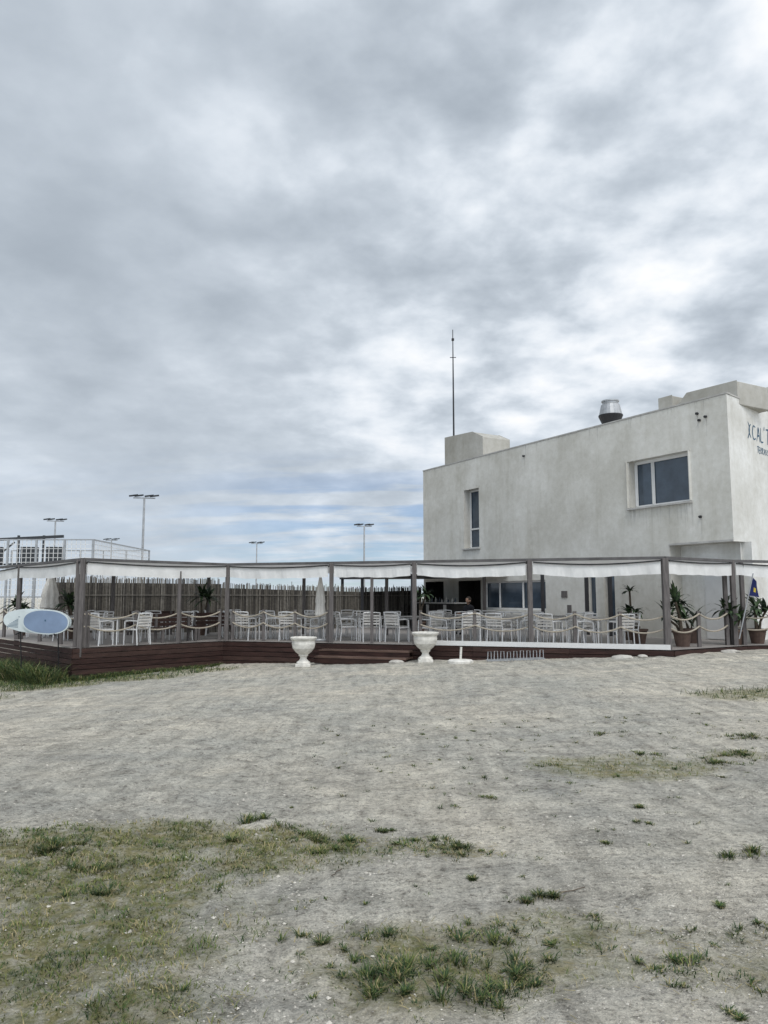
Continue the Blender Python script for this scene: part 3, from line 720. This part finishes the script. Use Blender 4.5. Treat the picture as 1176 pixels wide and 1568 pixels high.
# ---------------------------------------------------------------- world
w=bpy.data.worlds.new('World'); scene.world=w; w.use_nodes=True
nt=w.node_tree; N=nt.nodes; L=nt.links; N.clear()
out=N.new('ShaderNodeOutputWorld'); sky=N.new('ShaderNodeTexSky'); sky.sky_type='NISHITA'; sky.sun_disc=False
sky.sun_elevation=math.radians(58); sky.sun_rotation=math.radians(172); sky.air_density=1.0; sky.dust_density=0; sky.ozone_density=3
bg1=N.new('ShaderNodeBackground'); bg1.inputs[1].default_value=.075
tm=N.new('ShaderNodeMix'); tm.data_type='RGBA'; tm.blend_type='MULTIPLY'; tm.inputs[0].default_value=1; L.new(sky.outputs[0],tm.inputs[6]); tm.inputs[7].default_value=(.72,.90,1.2,1); L.new(tm.outputs[2],bg1.inputs[0])
tc=N.new('ShaderNodeTexCoord'); sp_=N.new('ShaderNodeSeparateXYZ'); L.new(tc.outputs['Generated'],sp_.inputs[0])
def M(op,a,b_=None,c_=None):
    n=N.new('ShaderNodeMath'); n.operation=op
    for i,v in enumerate((a,b_,c_)):
        if v is None: continue
        if isinstance(v,(int,float)): n.inputs[i].default_value=v
        else: L.new(v,n.inputs[i])
    return n.outputs[0]
z=M('ADD',M('MAXIMUM',sp_.outputs[2],0),.26)
cb=N.new('ShaderNodeCombineXYZ'); L.new(M('DIVIDE',sp_.outputs[0],z),cb.inputs[0]); L.new(M('DIVIDE',sp_.outputs[1],z),cb.inputs[1])
def wn(sc,det,ro,off,dist=0,st=(1,1,1)):
    mp=N.new('ShaderNodeMapping'); mp.inputs['Location'].default_value=off; mp.inputs['Scale'].default_value=st; L.new(cb.outputs[0],mp.inputs[0])
    n=N.new('ShaderNodeTexNoise'); n.inputs['Scale'].default_value=sc; n.inputs['Detail'].default_value=det; n.inputs['Roughness'].default_value=ro; n.inputs['Distortion'].default_value=dist
    L.new(mp.outputs[0],n.inputs[0]); return n.outputs['Fac']
big=wn(1.4,2,.5,(5.1,2.7,0)); md=wn(4.0,5,.5,(2.4,5.2,0),.2); pf=wn(8.5,5,.52,(9,2,0),.1)
thin=N.new('ShaderNodeMapRange'); thin.interpolation_type='SMOOTHSTEP'; thin.inputs[1].default_value=-.35; thin.inputs[2].default_value=.2; thin.inputs[3].default_value=.35; thin.inputs[4].default_value=.95; L.new(sp_.outputs[0],thin.inputs[0])
det_=M('ADD',M('MULTIPLY',M('SUBTRACT',md,.5),.58),M('MULTIPLY',M('SUBTRACT',pf,.5),.42))
v=M('ADD',M('MULTIPLY',M('SUBTRACT',big,.5),.36),M('MULTIPLY',det_,thin.outputs[0]))
v=M('ADD',M('ADD',v,.548),M('MULTIPLY',sp_.outputs[0],.15))
rp=N.new('ShaderNodeValToRGB'); e=rp.color_ramp.elements; rp.color_ramp.interpolation='B_SPLINE'
stops=[(.34,(.35,.40,.46)),(.44,(.42,.475,.54)),(.53,(.54,.60,.67)),(.60,(.69,.75,.82)),(.68,(.86,.90,.95)),(.76,(1,1,1))]
while len(e)<len(stops): e.new(.5)
for k,(p_,c_) in enumerate(stops): e[k].position=p_; e[k].color=(*c_,1)
L.new(v,rp.inputs[0])
hz=N.new('ShaderNodeMapRange'); hz.inputs[1].default_value=.26; hz.inputs[2].default_value=.02; hz.inputs[3].default_value=0; hz.inputs[4].default_value=.5; L.new(sp_.outputs[2],hz.inputs[0])
hm=N.new('ShaderNodeMix'); hm.data_type='RGBA'; L.new(hz.outputs[0],hm.inputs[0]); L.new(rp.outputs[0],hm.inputs[6]); hm.inputs[7].default_value=(.61,.69,.78,1)
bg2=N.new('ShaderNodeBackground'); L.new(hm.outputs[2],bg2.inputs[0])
bk_=N.new('ShaderNodeMapRange'); bk_.interpolation_type='SMOOTHSTEP'; bk_.inputs[1].default_value=.35; bk_.inputs[2].default_value=-.6; bk_.inputs[3].default_value=1.05; bk_.inputs[4].default_value=1.7; L.new(sp_.outputs[1],bk_.inputs[0]); L.new(bk_.outputs[0],bg2.inputs[1])  # cloud strength raised behind the camera, out of view, to brighten the facade
gap=wn(4.0,5,.55,(3.7,1.3,0),.2,(.5,1.8,1))
low=N.new('ShaderNodeMapRange'); low.inputs[1].default_value=.19; low.inputs[2].default_value=.11; L.new(sp_.outputs[2],low.inputs[0])
azm=N.new('ShaderNodeMapRange'); azm.interpolation_type='SMOOTHSTEP'; azm.inputs[1].default_value=.34; azm.inputs[2].default_value=.06; azm.inputs[3].default_value=.15; L.new(M('ABSOLUTE',sp_.outputs[0]),azm.inputs[0])
gr=N.new('ShaderNodeMapRange'); gr.inputs[1].default_value=.42; gr.inputs[2].default_value=.56; L.new(gap,gr.inputs[0])
fac=M('SUBTRACT',1,M('MULTIPLY',M('MULTIPLY',M('MULTIPLY',gr.outputs[0],low.outputs[0]),azm.outputs[0]),.6))
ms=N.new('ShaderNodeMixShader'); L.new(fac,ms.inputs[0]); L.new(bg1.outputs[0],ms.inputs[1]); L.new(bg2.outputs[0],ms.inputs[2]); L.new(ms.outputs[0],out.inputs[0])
su=bpy.data.lights.new('sun','SUN'); su.energy=1.5; su.angle=math.radians(24); su.color=(1,.96,.91)
so=bpy.data.objects.new('sun',su); scene.collection.objects.link(so)
sd=Vector((math.sin(math.radians(172))*math.cos(math.radians(58)),math.cos(math.radians(172))*math.cos(math.radians(58)),math.sin(math.radians(58))))
so.rotation_euler=(-sd).to_track_quat('-Z','Y').to_euler(); so.location=(0,-10,30)

# ---------------------------------------------------------------- camera
cd=bpy.data.cameras.new('camera'); cd.sensor_fit='HORIZONTAL'; cd.sensor_width=36; cd.lens=36.06; cd.clip_end=5000; cd.clip_start=.05
co=bpy.data.objects.new('camera',cd); co.location=(0,0,1.6); co.rotation_euler=(math.radians(96.3),0,0); scene.collection.objects.link(co); scene.camera=co
